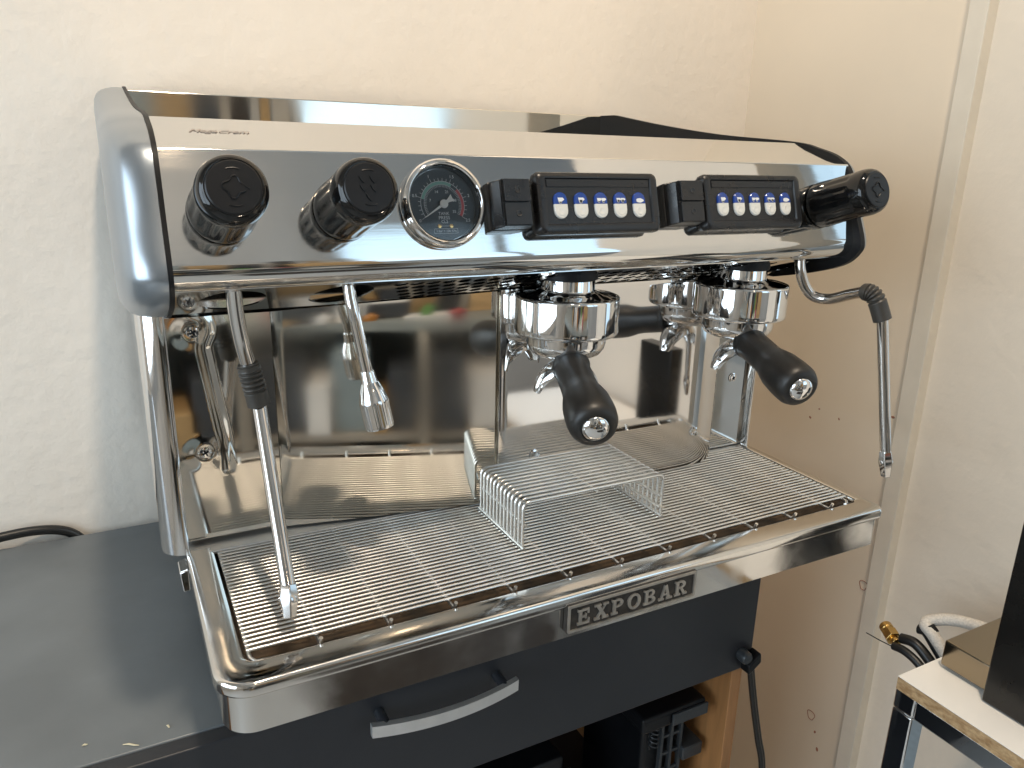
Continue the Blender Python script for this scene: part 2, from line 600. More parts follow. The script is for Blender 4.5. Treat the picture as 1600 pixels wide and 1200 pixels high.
# --- underside with real holes and slots
S0, S1 = 0.0, 0.1140
sl = Vector((0, 0.109, -0.0365)).normalized()
und = basis((0, -0.1127, 0.25739), (1, 0, 0), sl, Vector((1, 0, 0)).cross(sl))
KX = (-0.298, -0.2126, 0.290)
holes = []
for kx in (-0.290, -0.2035, 0.292):
    holes.append([(kx + 0.0255 * math.cos(t), 0.054 + 0.0450 * math.sin(t)) for t in [2 * PI * k / 28 for k in range(28)]])
ncol = 0
for r in range(5):
    for k in range(32):
        cx = -0.162 + 0.0142 * k + (0.0071 if r % 2 else 0)
        cy = 0.0190 + 0.0190 * r
        if cx > 0.250 or cx < -0.172 + 0.0075 * r:
            continue
        holes.append([(cx + 0.0063 * math.cos(a), cy + 0.0086 * math.sin(a)) for a in [PI / 6 + PI / 3 * q for q in range(6)]])
geo = curve_mesh([[(-HX, S0), (HX, S0), (HX, S1), (-HX, S1)]] + holes, 0.0012)
mb = MB()
put(mb, geo, und)
us = part('vented_underside', mb, 'hood', em, sharp=30)
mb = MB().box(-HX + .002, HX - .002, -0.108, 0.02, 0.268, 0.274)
part('dark_backing', mb, 'void', em)  # black sheet standing in for the darkness behind the holes and vents

# --- cup tray and rear rail
part('cup_tray', MB().box(-HX, HX, 0.0205, 0.370, 0.340, 0.3445), 'mirror', em, 0.001)
rr_ = fillet([(0.3705, 0.3450), (0.3705, 0.4185), (0.3765, 0.4185), (0.3765, 0.41)], [0, 0.0012, 0.0012, 0], 4)
mb = MB()
mb.strip([[(x, p[0], p[1]) for p in rr_] for x in (-HX, HX)])
part('cup_rail', mb, 'mirror', em, solid=0.0012, sharp=60)

# --- side cheeks
half = [(0.376, 0.419), (0.376, 0.215), (-0.02, 0.2225), (-0.069, 0.2335), (-0.113, 0.2475), (-0.1315, 0.262), (-0.1345, 0.276), (-0.122, 0.307), (-0.108, 0.345), (-0.090, 0.361), (-0.060, 0.3705), (-0.023, 0.3775), (0.099, 0.387), (0.22, 0.4015), (0.335, 0.4185)]
sm = [Vector((p[0], p[1], 0)) for p in half]
outl = [sm[0], sm[1]] + smooth_path([tuple(p) for p in sm[2:]], 5)
ctr = Vector((0.10, 0.305, 0))


def cheek(sgn):
    rings = [(1.0, 0.3378), (1.0, 0.3430), (0.994, 0.3490), (0.978, 0.3550), (0.95, 0.3605), (0.90, 0.3650), (0.82, 0.3680), (0.70, 0.3690), (0.4, 0.3692)]
    mb = MB()
    rows = []
    k = 1.0 if sgn < 0 else 0.984
    for sc_, x in rings:
        sc_ *= k
        rows.append([(sgn * x, ctr.x + (p.x - ctr.x) * sc_, ctr.y + (p.y - ctr.y) * (sc_ ** 0.8)) for p in outl])
    mb.strip(rows, True)
    mb.add(rows[-1], [tuple(range(len(outl)))])
    c = part('side_cheek', mb, 'cheek', em, sharp=55)
    pl = MB()
    pm = basis((0, 0, 0), (0, 1, 0), (0, 0, 1), (1, 0, 0))
    x0, x1 = sorted((sgn * 0.3345, sgn * (0.3377 if sgn < 0 else 0.3410)))
    poly = [(ctr.x + (p.x - ctr.x) * (1.004 if sgn < 0 else 0.998) - 0.001, ctr.y + (p.y - ctr.y) * (1.012 if sgn < 0 else 1.0)) for p in outl]
    pl.prism(poly, pm, x0, x1)
    part('inner_plate', pl, 'black_in', c)


cheek(-1)
cheek(1)

# --- left side panel with its rounded chrome front corner, right side panel
pp = [(-0.3372, 0.0135), (-0.3372, 0.0015)] + [(-0.3372 - 0.021 * math.sin(t), 0.0215 - 0.021 * math.cos(t) - 0.0015 * 0) for t in [PI / 2 * k / 9 for k in range(10)]] + [(-0.3582, 0.37)]
mb = MB()
mb.strip([[(x, y, z) for x, y in pp] for z in (-0.003, 0.226)])
part('side_panel', mb, 'chrome', em, solid=0.0012, sharp=50)
mb = MB()
mb.strip([[(x, y, z) for x, y in ((0.3345, 0.010), (0.3345, -0.006), (0.3372, -0.008), (0.3385, -0.006), (0.3385, 0.37))] for z in (-0.003, 0.219)])
part('side_panel', mb, 'plate', em, solid=0.0010)
# --- chassis, rear, feet
part('chassis', MB().box(-0.332, 0.332, 0.022, 0.368, -0.100, 0.339), 'tray', em, 0.002)
for x in (-0.29, 0.29):
    for y in (0.05, 0.33):
        mb = MB().lathe([(0.016, 0), (0.018, 0.004), (0.014, 0.012), (0.014, 0.0395)], (x, y, CT + 0.0002), (0, 0, 1), 20)
        part('foot', mb, 'black_in', em)

# --- left end cover: pressed sheet with a raised rib and two dished screws
SCR = [(-0.315, 0.201), (-0.314, 0.089)]
RIB = smooth_path([(-0.322, 0.222, 0), (-0.306, 0.214, 0), (-0.302, 0.202, 0), (-0.307, 0.188, 0), (-0.306, 0.174, 0), (-0.301, 0.136, 0), (-0.297, 0.105, 0), (-0.2955, 0.084, 0), (-0.295, 0.070, 0)], 40)


def cover_h(x, z):
    h = 0.0
    for sx, sz in SCR:
        d = math.hypot(x - sx, z - sz)
        if d < 0.021:
            h += 0.0009 * (0.5 + 0.5 * math.cos(PI * d / 0.021))
            if d < 0.0095:
                h -= 0.0014 * (0.5 + 0.5 * math.cos(PI * d / 0.0095))
    q = Vector((x, z, 0))
    d = min((q - p).length for p in RIB)
    if d < 0.0070:
        h += 0.0016 * (0.5 + 0.5 * math.cos(PI * d / 0.0070))
    return h


mb = MB()
nx, nz = 70, 160
mb.strip([[(-0.3366 + 0.0888 * i / nx, 0.012 - cover_h(-0.3366 + 0.0888 * i / nx, 0.004 + 0.2105 * j / nz), 0.004 + 0.2105 * j / nz) for i in range(nx + 1)] for j in range(nz + 1)])
ec = part('end_cover', mb, 'mirror', em, sharp=80)


def screw(x, y, z, r, parent, n=(0, -1, 0)):
    mb = MB()
    mb.lathe([(r * 1.3, 0), (r * 1.3, 0.0005), (r * 1.02, 0.0006), (r, 0.0012), (r * 0.9, 0.0018), (r * 0.5, 0.0021), (0, 0.0022)], (x, y, z), n, 20)
    s = part('screw', mb, 'chrome', parent)
    c = MB()
    for a in (0.5, 0.5 + PI / 2):
        m = basis((x, y - 0.0019, z), (math.cos(a), 0, math.sin(a)), (-math.sin(a), 0, math.cos(a)), (0, -1, 0))
        c.prism([(-r * .55, -r * .13), (r * .55, -r * .13), (r * .55, r * .13), (-r * .55, r * .13)], m, 0, 0.0007 + 0.0001 * (a > 1))
    part('screw_cross', c, 'void', s) if parent is em else None
    return s


for sx, sz in SCR:
    screw(sx, 0.0132, sz, 0.0055, em)

# --- central mirror splash, set at a slight angle
mb = MB()
a, b = Vector((-0.2490, 0.0105)), Vector((-0.030, -0.0270))
rows = []
for j in range(13):
    row = []
    for i in range(21):
        y = a.y + (b.y - a.y) * i / 20 - 0.0012 * math.sin(PI * i / 20)
        row.append((a.x + (b.x - a.x) * i / 20, y, 0.002 + (under_z(y) - 0.002) * j / 12))
    rows.append(row)
mb.strip(rows)
part('splash_panel', mb, 'mirror', em, sharp=80, solid=0.001)

# --- group cover plate in front of the boiler
mb = MB()


def plate_y(x):
    y = -0.0325
    if x > 0.205:
        y += 0.010 * ((x - 0.205) / 0.053) ** 2.4
    return y


rows = []
for j in range(25):
    t = j / 24
    row = []
    for i in range(41):
        x = -0.0385 + 0.2965 * (1 - (1 - i / 40) ** 1.3)
        zb = 0.0015
        if x > 0.248:
            q = (x - 0.248) / 0.010
            zb = 0.0015 + 0.010 * (1 - math.sqrt(max(0, 1 - q * q)))
        z = zb + (under_z(plate_y(x)) - zb) * t
        row.append((x, plate_y(x), z))
    rows.append(row)
mb.strip(rows)
part('group_plate', mb, 'plate', em, sharp=80, solid=0.0022)
for x, z in ((0.221, 0.045), (0.004, 0.051)):
    mb = MB().lathe([(0.0062, 0), (0.0062, 0.0012), (0.0045, 0.0016), (0.0042, 0.0006), (0.0025, 0.0002), (0, 0.0002)], (x, plate_y(x) - 0.0010, z), (0, -1, 0), 18)
    part('hex_screw', mb, 'chrome', em)
# --- right end cover
part('end_cover', MB().box(0.2585, 0.3338, 0.001, 0.003, 0.001, 0.2170), 'hood', em)
screw(0.3075, 0.0005, 0.0932, 0.0045, em)

# --- drip tray: swept rim
def u_path(x0, x1, yb, yf, rl, rr2, n=10):
    pts = [(x0, yb), (x0, yb + (yf - yb) * 0.5), ]
    pts += [(x0 + rl - rl * math.cos(t), yf + rl - rl * math.sin(t)) for t in [PI / 2 * k / n for k in range(n + 1)]]
    pts += [(x0 + (x1 - x0) * q, yf) for q in (0.25, 0.5, 0.75)]
    pts += [(x1 - rr2 + rr2 * math.sin(t), yf + rr2 - rr2 * math.cos(t)) for t in [PI / 2 * k / n for k in range(n + 1)]]
    pts += [(x1, yb + (yf - yb) * 0.5), (x1, yb)]
    return pts


TO = u_path(-0.34, 0.340, 0.0, -0.2125, 0.026, 0.008)
TI = u_path(-0.3165, 0.3275, 0.0, -0.1850, 0.009, 0.007)
tp = [(0.17, -0.0440), (0.17, -0.0130), (0.02, -0.0112), (0.0, -0.0095), (0.0, -0.0040), (0.03, -0.0013), (0.12, 0.0), (0.55, 0.0004), (0.86, -0.0002), (0.97, -0.0015), (1.0, -0.005), (1.0, -0.024)]
mb = MB()
mb.strip([[(o_[0] + (i_[0] - o_[0]) * t, o_[1] + (i_[1] - o_[1]) * t, z) for o_, i_ in zip(TO, TI)] for t, z in tp])
tray = part('drip_tray', mb, 'tray', em, sharp=50)
mb = MB()
mb.box(-0.3395, 0.3395, -0.0075, 0.0215, -0.004, -0.0004)
part('rear_rim', mb, 'rim', tray, 0.001)
mb = MB()
mb.box(-0.320, 0.331, -0.189, -0.0078, -0.026, -0.0235)
part('basin', mb, 'basin', tray)
part('tray_floor', MB().box(-0.318, 0.325, -0.196, 0.02, -0.0442, -0.0425), 'tray', tray)
mb = MB().hexa([(-0.346, -0.018, -0.030), (-0.340, -0.018, -0.030), (-0.340, 0.012, -0.030), (-0.346, 0.012, -0.030), (-0.3475, -0.014, -0.012), (-0.340, -0.016, -0.010), (-0.340, 0.010, -0.010), (-0.3475, 0.008, -0.012)])
part('catch_lug', mb, 'chrome', tray, 0.001)

# --- nameplate
np_m = basis((0.008, -0.2093, -0.0225), (1, 0, 0), (0, 0, 1), (0, -1, 0))
mb = MB()
mb.prism(rrect(-0.070, 0.070, -0.0137, 0.0137, 0.0015, 3), np_m, -0.001, 0.0040)
npl = part('nameplate', mb, 'plate_dark', em)
mb = MB()
o1, i1 = rrect(-0.0694, 0.0694, -0.0131, 0.0131, 0.0013, 4), rrect(-0.0672, 0.0672, -0.0109, 0.0109, 0.0010, 4)
mb.strip([[np_m @ Vector((p[0], p[1], h)) for p in o] for o, h in ((o1, 0.0035), (o1, 0.0056), (i1, 0.0056), (i1, 0.0035))], True)
part('nameplate_frame', mb, 'pewter', npl)


def letter(ch, x0, y0, w_, h_, m, mb):
    n = [0]

    def P(pts):
        n[0] += 1
        mb.prism([(x0 + x * w_, y0 + y * h_) for x, y in pts], m, 0.0036, 0.0056 + 0.00004 * n[0])

    def B(a, b, c, d):
        P([(a, c), (b, c), (b, d), (a, d)])

    def arc(cx, cy, rx, ry, a0, a1, th, k=12):
        for q in range(k):
            t0, t1 = math.radians(a0 + (a1 - a0) * q / k), math.radians(a0 + (a1 - a0) * (q + 1) / k)
            P([(cx + rx * math.cos(t0), cy + ry * math.sin(t0)), (cx + rx * math.cos(t1), cy + ry * math.sin(t1)),
               (cx + (rx - th) * math.cos(t1), cy + (ry - th * .62) * math.sin(t1)), (cx + (rx - th) * math.cos(t0), cy + (ry - th * .62) * math.sin(t0))])
            n[0] = q % 3
    if ch == 'E':
        B(.10, .32, 0, 1); B(0, .86, 0, .15); B(0, .82, .85, 1); B(.3, .62, .43, .57); B(.74, .86, .1, .34); B(.70, .82, .66, .9); B(.54, .64, .34, .66)
    elif ch == 'X':
        P([(.08, .95), (.34, .95), (.92, .05), (.66, .05)]); P([(.10, .05), (.26, .05), (.88, .95), (.72, .95)])
        B(-.02, .46, .87, 1); B(.58, 1.0, .87, 1); B(-.02, .40, 0, .13); B(.54, 1.02, 0, .13)
    elif ch in 'PR':
        B(.12, .34, 0, 1); B(0, .48, 0, .13); B(0, .5, .87, 1); arc(.46, .72, .42, .28, -90, 90, .22); B(.3, .5, .44, .56)
        if ch == 'R':
            P([(.44, .46), (.64, .46), (.92, .06), (.70, .06)]); B(.66, 1.02, 0, .13)
    elif ch == 'O':
        arc(.5, .5, .5, .52, 0, 360, .22, 24)
    elif ch == 'B':
        B(.12, .34, 0, 1); B(0, .5, 0, .13); B(0, .5, .87, 1); arc(.48, .745, .36, .255, -90, 90, .2); arc(.48, .275, .44, .275, -90, 90, .22); B(.3, .5, .46, .58)
    elif ch == 'A':
        P([(.12, .06), (.26, .06), (.56, 1), (.40, 1)]); P([(.62, .06), (.88, .06), (.60, 1), (.40, 1)]); B(.26, .72, .30, .42); B(-.04, .38, 0, .13); B(.54, 1.04, 0, .13)


mb = MB()
x = -0.0600
for ch in 'EXPOBAR':
    letter(ch, x, -0.0075, 0.0142, 0.0150, np_m, mb)
    x += 0.01745
part('lettering', mb, 'pewter', npl, sharp=30)

# --- script on the sloping top of the hood
sd = Vector((0, -0.0755, -0.0230)).normalized()
tm = basis((-0.290, -0.0640, 0.36545), (1, 0, 0), -sd, Vector((1, 0, 0)).cross(-sd))
tm.translation = tm.translation + Vector((1, 0, 0)).cross(-sd) * 0.0004
mb = MB()
put(mb, text_geo('MegaCrem', 0.0098, 0.0001, 0.5, space=0.95), tm)
part('model_script', mb, 'ink_grey', em)

# ------------------------------------------------------------------ front panel fittings
P0 = Vector((0, -0.103, 0.3535))
PU = Vector((0, 0.2793, 0.9602))
PN = Vector((0, -0.9602, 0.2793))


def pan(x, s, h=0.0):
    return basis(P0 + Vector((x, 0, 0)) + PU * s + PN * h, (1, 0, 0), PU, PN)


# knobs
def knob(x, icon):
    m = pan(x, -0.0431)
    org = m.translation
    mb = MB()
    prof_ = [(0.0195, 0.0), (0.0213, 0.0015), (0.0217, 0.004), (0.0215, 0.009), (0.0213, 0.012), (0.0210, 0.020), (0.0208, 0.036), (0.0207, 0.046), (0.0207, 0.0495), (0.0209, 0.052), (0.0208, 0.058), (0.0200, 0.0625), (0.0188, 0.0650), (0.0172, 0.0662), (0.0166, 0.0668), (0.0160, 0.0664)]
    prof_ = [(r * 1.075, h) for r, h in prof_]

    def fl(t, h, k):
        if 0.019 < h < 0.047:
            c = (math.cos(t * 13) + 1) / 2
            return 1 - 0.045 * max(0.0, c - 0.35) / 0.65
        return 1
    mb.lathe(prof_, org, PN, 104, fl)
    k_ = part('control_knob', mb, 'knob', em, sharp=40)
    mb = MB().lathe([(0.0170, 0.0630), (0.0170, 0.0668), (0.0162, 0.0676), (0, 0.0678)], org, PN, 40)
    part('knob_cap', mb, 'kcap', k_)
    ic = MB()
    top = pan(x, -0.0431, 0.0680)
    if icon == 'drops':
        for row, cnt, sx_ in ((0.0058, 2, 0.0), (0.0, 2, 0.0), (-0.0060, 1, 0.0)):
            for q in range(cnt):
                cx = (q - (cnt - 1) / 2) * 0.0072 + sx_
                ic.prism([(cx - 0.0029, row + 0.0016), (cx, row + .0024), (cx + 0.0029, row + 0.0016), (cx + .0020, row - .0008), (cx, row - 0.0030), (cx - .0020, row - .0008)], top, -0.0005, 0.0006)
    else:
        pts = []
        for q in range(60):
            t = 0.35 + (2 * PI - 0.7) * q / 59
            r_ = 0.0060 + 0.0012 * math.cos(4 * t + 0.6)
            pts.append(top @ Vector((r_ * math.cos(t), r_ * math.sin(t), 0)))
        ic.tube(pts, 0.0006, 6)
        ic.tube([top @ Vector((0.0062 + 0.003 * q / 5, 0.0022 * (1 - q / 5) - .0012, 0)) for q in range(6)], 0.0005, 6)
    for a0 in (70, 250):
        ic.tube([top @ Vector((0.0118 * math.cos(math.radians(a0 + q * 5)), 0.0118 * math.sin(math.radians(a0 + q * 5)), -0.0001)) for q in range(9)], 0.0004, 5)
    part('knob_symbol', ic, 'kcap', k_)


knob(KX[0], 'steam')
knob(KX[1], 'drops')
knob(KX[2], 'steam')

# pressure gauge
GX, GS = -0.134, -0.0401
g0 = pan(GX, GS).translation
mb = MB()
mb.lathe([(0.0345, 0.0), (0.0352, 0.0015), (0.0352, 0.0055), (0.0345, 0.0085), (0.0330, 0.0105), (0.0312, 0.0112), (0.0300, 0.0106), (0.0292, 0.0090), (0.0285, 0.0045), (0.0283, 0.0012), (0, 0.0011)], g0, PN, 64)
ga = part('pressure_gauge', mb, 'chrome', em, sharp=45)
mb = MB().lathe([(0.0281, 0.0013), (0.0281, 0.0022), (0, 0.0022)], g0, PN, 48)
part('dial', mb, 'dial', ga)
gm = pan(GX, GS, 0.0023)
marks = MB()


def tick(r0, r1, deg, wd, c):
    t = math.radians(deg)
    d, n_ = Vector((math.cos(t), math.sin(t), 0)), Vector((-math.sin(t), math.cos(t), 0))
    marks.cur = c
    vs = [d * r0 - n_ * wd, d * r1 - n_ * wd, d * r1 + n_ * wd, d * r0 + n_ * wd]
    marks.add([gm @ (v + Vector((0, 0, 0.0001))) for v in vs], [(0, 1, 2, 3)])


def arc_band(r0, r1, a0, a1, c, h, n=40):
    marks.cur = c
    rows_ = []
    for k in range(n + 1):
        t = math.radians(a0 + (a1 - a0) * k / n)
        rows_.append([gm @ Vector((r * math.cos(t), r * math.sin(t), h)) for r in (r0, r1)])
    marks.strip(rows_)


A0, A1 = 212.0, -32.0
arc_band(0.0182, 0.0185, A0, A1, 0, 0.0001)
arc_band(0.0155, 0.0157, A0, A1, 0, 0.0001)
arc_band(0.0158, 0.0181, 42, A1, 1, 0.00012)
arc_band(0.0158, 0.0181, 165, 60, 2, 0.00012)
for k in range(26):
    d = A0 + (A1 - A0) * k / 25
    tick(0.0186, 0.0206 if k % 5 else 0.0216, d, 0.00014, 0)
for k in range(51):
    d = A0 + (A1 - A0) * k / 50
    tick(0.0136, 0.0154, d, 0.00012, 0)


def gtext(t, x, y, size):
    marks.cur = 0
    m = gm.copy()
    m = m @ Matrix.Translation((x, y, 0.0002))
    put(marks, text_geo(t, size), m)


for t, f in (('7', .2), ('14', .4), ('21', .6), ('28', .8), ('35', 1.0)):
    a = math.radians(A0 + (A1 - A0) * f)
    gtext(t, 0.0108 * math.cos(a), 0.0108 * math.sin(a), 0.0032)
for t, f in (('0', 0), ('0.5', .2), ('1', .4), ('1.5', .6), ('2', .8), ('2.5', 1.0)):
    a = math.radians(A0 + (A1 - A0) * f)
    gtext(t, 0.0238 * math.cos(a), 0.0238 * math.sin(a), 0.0034)
gtext('TANK', 0, -0.0072, 0.0034)
gtext('PRESS', 0, -0.0105, 0.0038)
gtext('CL2', 0, -0.0136, 0.0034)
gtext('1 bar = 100 KPa', 0.0006, -0.0208, 0.0026)
for x0, x1, y0, y1 in ((-.0095, .0105, -.0191, -.0189), (-.0095, .0105, -.0227, -.0225), (-.0095, -.0093, -.0225, -.0191), (.0103, .0105, -.0225, -.0191), (-.004, .0045, -.0170, -.0168)):
    marks.cur = 0
    marks.add([gm @ Vector(p) for p in ((x0, y0, .0001), (x1, y0, .0001), (x1, y1, .0001), (x0, y1, .0001))], [(0, 1, 2, 3)])
part('scale_marks', marks, ['ink_white', 'ink_red', 'ink_green'], ga)
for sx in (-0.0048, 0.0052):
    mb = MB().lathe([(0.0017, 0), (0.0016, 0.0006), (0, 0.0008)], gm @ Vector((sx, -0.0169, 0.0001)), PN, 12)
    part('dial_screw', mb, 'brass', ga)
nm = pan(GX, GS, 0.0045) @ Matrix.Rotation(math.radians(212), 4, 'Z')
mb = MB()
mb.prism([(-0.0095, -0.0030), (-0.0088, 0), (-0.0095, 0.0030), (-0.0048, 0.0014), (0.0, 0.0011), (0.0198, 0.0003), (0.0198, -0.0003), (0.0, -0.0011), (-0.0048, -0.0014)], nm, 0, 0.0005)
mb.lathe([(0.0034, 0), (0.0034, 0.0009), (0.0025, 0.0013), (0, 0.0014)], nm.translation, PN, 20)
part('needle', mb, 'needle', ga)
mb = MB().lathe([(0.0290, 0.0080), (0.0290, 0.0086), (0, 0.0088)], g0, PN, 40)
part('dial_glass', mb, 'gauge_glass', ga)


# switches
def rocker(x0, x1):
    s0, s1 = -0.0606, -0.0243
    xc, sc2 = (x0 + x1) / 2, (s0 + s1) / 2
    m = pan(xc, sc2)
    hw, hh = (x1 - x0) / 2, (s1 - s0) / 2
    mb = MB()
    r0 = rrect(-hw - 0.0065, hw + 0.0065, -hh - 0.0015, hh + 0.0015, 0.002, 3)
    r1 = rrect(-hw - 0.0055, hw + 0.0055, -hh - 0.001, hh + 0.001, 0.002, 3)
    r2 = rrect(-hw - 0.0012, hw + 0.0012, -hh - 0.0006, hh + 0.0006, 0.0012, 3)
    rows_ = [[m @ Vector((p[0], p[1], h)) for p in r] for r, h in ((r0, 0), (r0, 0.004), (r1, 0.0045), (r1, 0.0095), (r2, 0.0165), (r2, 0.0190))]
    mb.strip(rows_, True)
    mb.add(rows_[-1], [tuple(range(len(r2)))])
    sw = part('rocker_switch', mb, 'keypad', em, sharp=25)
    for q, (a, b) in enumerate(((-hh, -0.0004), (0.0004, hh))):
        mb = MB()
        p_ = rrect(-hw, hw, a, b, 0.0008, 2)
        mb.prism(p_, m, 0.0185, 0.0222 if q else 0.0212)
        ctr_ = m @ Vector((0, (a + b) / 2, 0.0222 if q else 0.0212))
        mb.lathe([(0.0028, -0.0001), (0.0028, 0.0004), (0.0022, 0.0005), (0.0016, 0.0001), (0, 0.00005)], ctr_, PN, 18)
        part('rocker_button', mb, 'keypad', sw, 0.0006)


rocker(-0.0886, -0.0656)
rocker(0.0890, 0.1140)


# keypads
def capsule(w_, h_, n=8):
    r = w_ / 2
    pts = [(r * math.cos(t), h_ / 2 - r + r * math.sin(t)) for t in [PI * k / n for k in range(n + 1)]]
    pts += [(-r * math.cos(t), -h_ / 2 + r - r * math.sin(t)) for t in [PI * k / n for k in range(n + 1)]]
    return pts


def cup(mb, m, cx, cy, s, c_white, c_dark, fill):
    mb.cur = c_white
    mb.add([m @ Vector((cx + x * s, cy + y * s, 0.0003)) for x, y in ((-1, .7), (.75, .7), (1.25, .2), (.9, -.1), (.5, -.35), (.3, -1), (-.55, -1), (-.8, -.3))], [tuple(range(8))])
    mb.cur = c_dark
    a = -1 + fill
    mb.add([m @ Vector((cx + x * s, cy + y * s, 0.0005)) for x, y in ((-.62, a), (.42, a), (.25, -.85), (-.45, -.85))], [(0, 1, 2, 3)])


def keypad(x0, x1):
    s0, s1 = -0.0680, -0.0165
    m = pan((x0 + x1) / 2, (s0 + s1) / 2)
    hw, hh = (x1 - x0) / 2, (s1 - s0) / 2
    mb = MB()
    R = 0.005
    rings = [(rrect(-hw + .002, hw - .002, -hh + .002, hh - .002, R, 5), 0.0),
             (rrect(-hw + .001, hw - .001, -hh + .001, hh - .001, R, 5), 0.007),
             (rrect(-hw, hw, -hh, hh, R, 5), 0.0085),
             (rrect(-hw, hw, -hh, hh, R, 5), 0.0140),
             (rrect(-hw + .0012, hw - .0012, -hh + .0012, hh - .0012, R, 5), 0.0168),
             (rrect(-hw + .004, hw - .004, -hh + .004, hh - .004, R * .7, 5), 0.0180),
             (rrect(-hw + .0085, hw - .0085, -hh + .0075, hh - .0055, 0.001, 5), 0.0176),
             (rrect(-hw + .0092, hw - .0092, -hh + .0082, hh - .0062, 0.001, 5), 0.0160)]
    rows_ = [[m @ Vector((p[0], p[1], h)) for p in r] for r, h in rings]
    mb.strip(rows_, True)
    mb.add(rows_[-1], [tuple(range(len(rings[-1][0])))])
    # lip above the button field
    mb.prism([(-hw + .0105, hh - .0125), (hw - .0105, hh - .0125), (hw - .0105, hh - .0068), (-hw + .0105, hh - .0068)], m, 0.0158, 0.0168)
    kp = part('keypad', mb, 'keypad', em, sharp=40)
    for k in range(5):
        cx, cy = -0.0395 + 0.0200 * k - 0.0007, -0.0025
        bm_ = m @ Matrix.Translation((cx, cy, 0.0158))
        mb = MB()
        cap_ = capsule(0.0132, 0.0222)
        n = len(cap_)
        hh2 = 0.0022

        def ring(sc_, h):
            return [bm_ @ Vector((p[0] * sc_, p[1] * (1 - (1 - sc_) * .6), h)) for p in cap_]
        # the button in two colours: upper half blue, lower half white
        up = [p for p in cap_ if p[1] > 0.0005]
        lo = [p for p in cap_ if p[1] < -0.0005]
        for c, poly in ((0, up + [(-0.0066, 0.0010), (0.0066, 0.0010)]), (1, lo + [(0.0066, 0.0009), (-0.0066, 0.0009)])):
            mb.cur = c
            v0 = [bm_ @ Vector((x_, y_, 0)) for x_, y_ in poly]
            v1 = [bm_ @ Vector((x_ * .985, y_ if abs(y_) < .002 else y_ * .99, hh2 * .7)) for x_, y_ in poly]
            v2 = [bm_ @ Vector((x_ * .88, y_ if abs(y_) < .002 else y_ * .93, hh2)) for x_, y_ in poly]
            mb.strip([v0, v1, v2], True)
            mb.add(v2, [tuple(range(len(v2)))])
        tm_ = bm_ @ Matrix.Translation((0, 0.0042, hh2))
        if k in (0, 1):
            cup(mb, tm_, -0.0004, 0, 0.0028, 2, 3, 0.5 if k == 0 else 1.0)
        elif k in (2, 3):
            cup(mb, tm_, -0.0023, 0, 0.0022, 2, 3, 0.5 if k == 2 else 1.0)
            cup(mb, tm_, 0.0022, 0, 0.0022, 2, 3, 0.5 if k == 2 else 1.0)
        else:
            mb.cur = 2
            mb.add([tm_ @ Vector((0.0040 * math.cos(t) * (1 + .12 * math.cos(3 * t)), -0.0006 + 0.0019 * math.sin(t), 0.0003)) for t in [2 * PI * q / 18 for q in range(18)]], [tuple(range(18))])
        mb.cur = 1
        dm = bm_ @ Vector((0, -0.0052, hh2))
        mb.lathe([(0.0036, -0.0001), (0.0034, 0.0003), (0.0026, 0.00035), (0.0019, 0.0001), (0, 0.00005)], dm, PN, 16)
        part('dose_button', mb, ['button_blue', 'button_white', 'ink_white', 'ink_black'], kp, sharp=40)


keypad(-0.0570, 0.0672)
keypad(0.1192, 0.2434)


# ------------------------------------------------------------------ group heads
def group_head(x, y):
    mb = MB()
    mb.lathe([(0.0400, 0.1925), (0.0480, 0.1922), (0.0497, 0.1930), (0.0504, 0.1950), (0.0505, 0.1990), (0.0505, 0.2255), (0.0502, 0.2275), (0.0490, 0.2285), (0.0455, 0.2293), (0.0360, 0.2306), (0.0290, 0.2320), (0.0262, 0.2350), (0.0258, 0.2500)], (x, y, 0), (0, 0, 1), 72)
    gh = part('group_head', mb, 'chrome', em, sharp=60)
    mb = MB()
    mb.lathe([(0.0275, 0.2440), (0.0282, 0.2448), (0.0282, 0.2475), (0.0274, 0.2525)], (x, y, 0), (0, 0, 1), 40)
    part('group_collar', mb, 'black_in', gh)


G1, G2 = (0.0124, -0.072), (0.2333, -0.072)
group_head(*G1)
group_head(*G2)


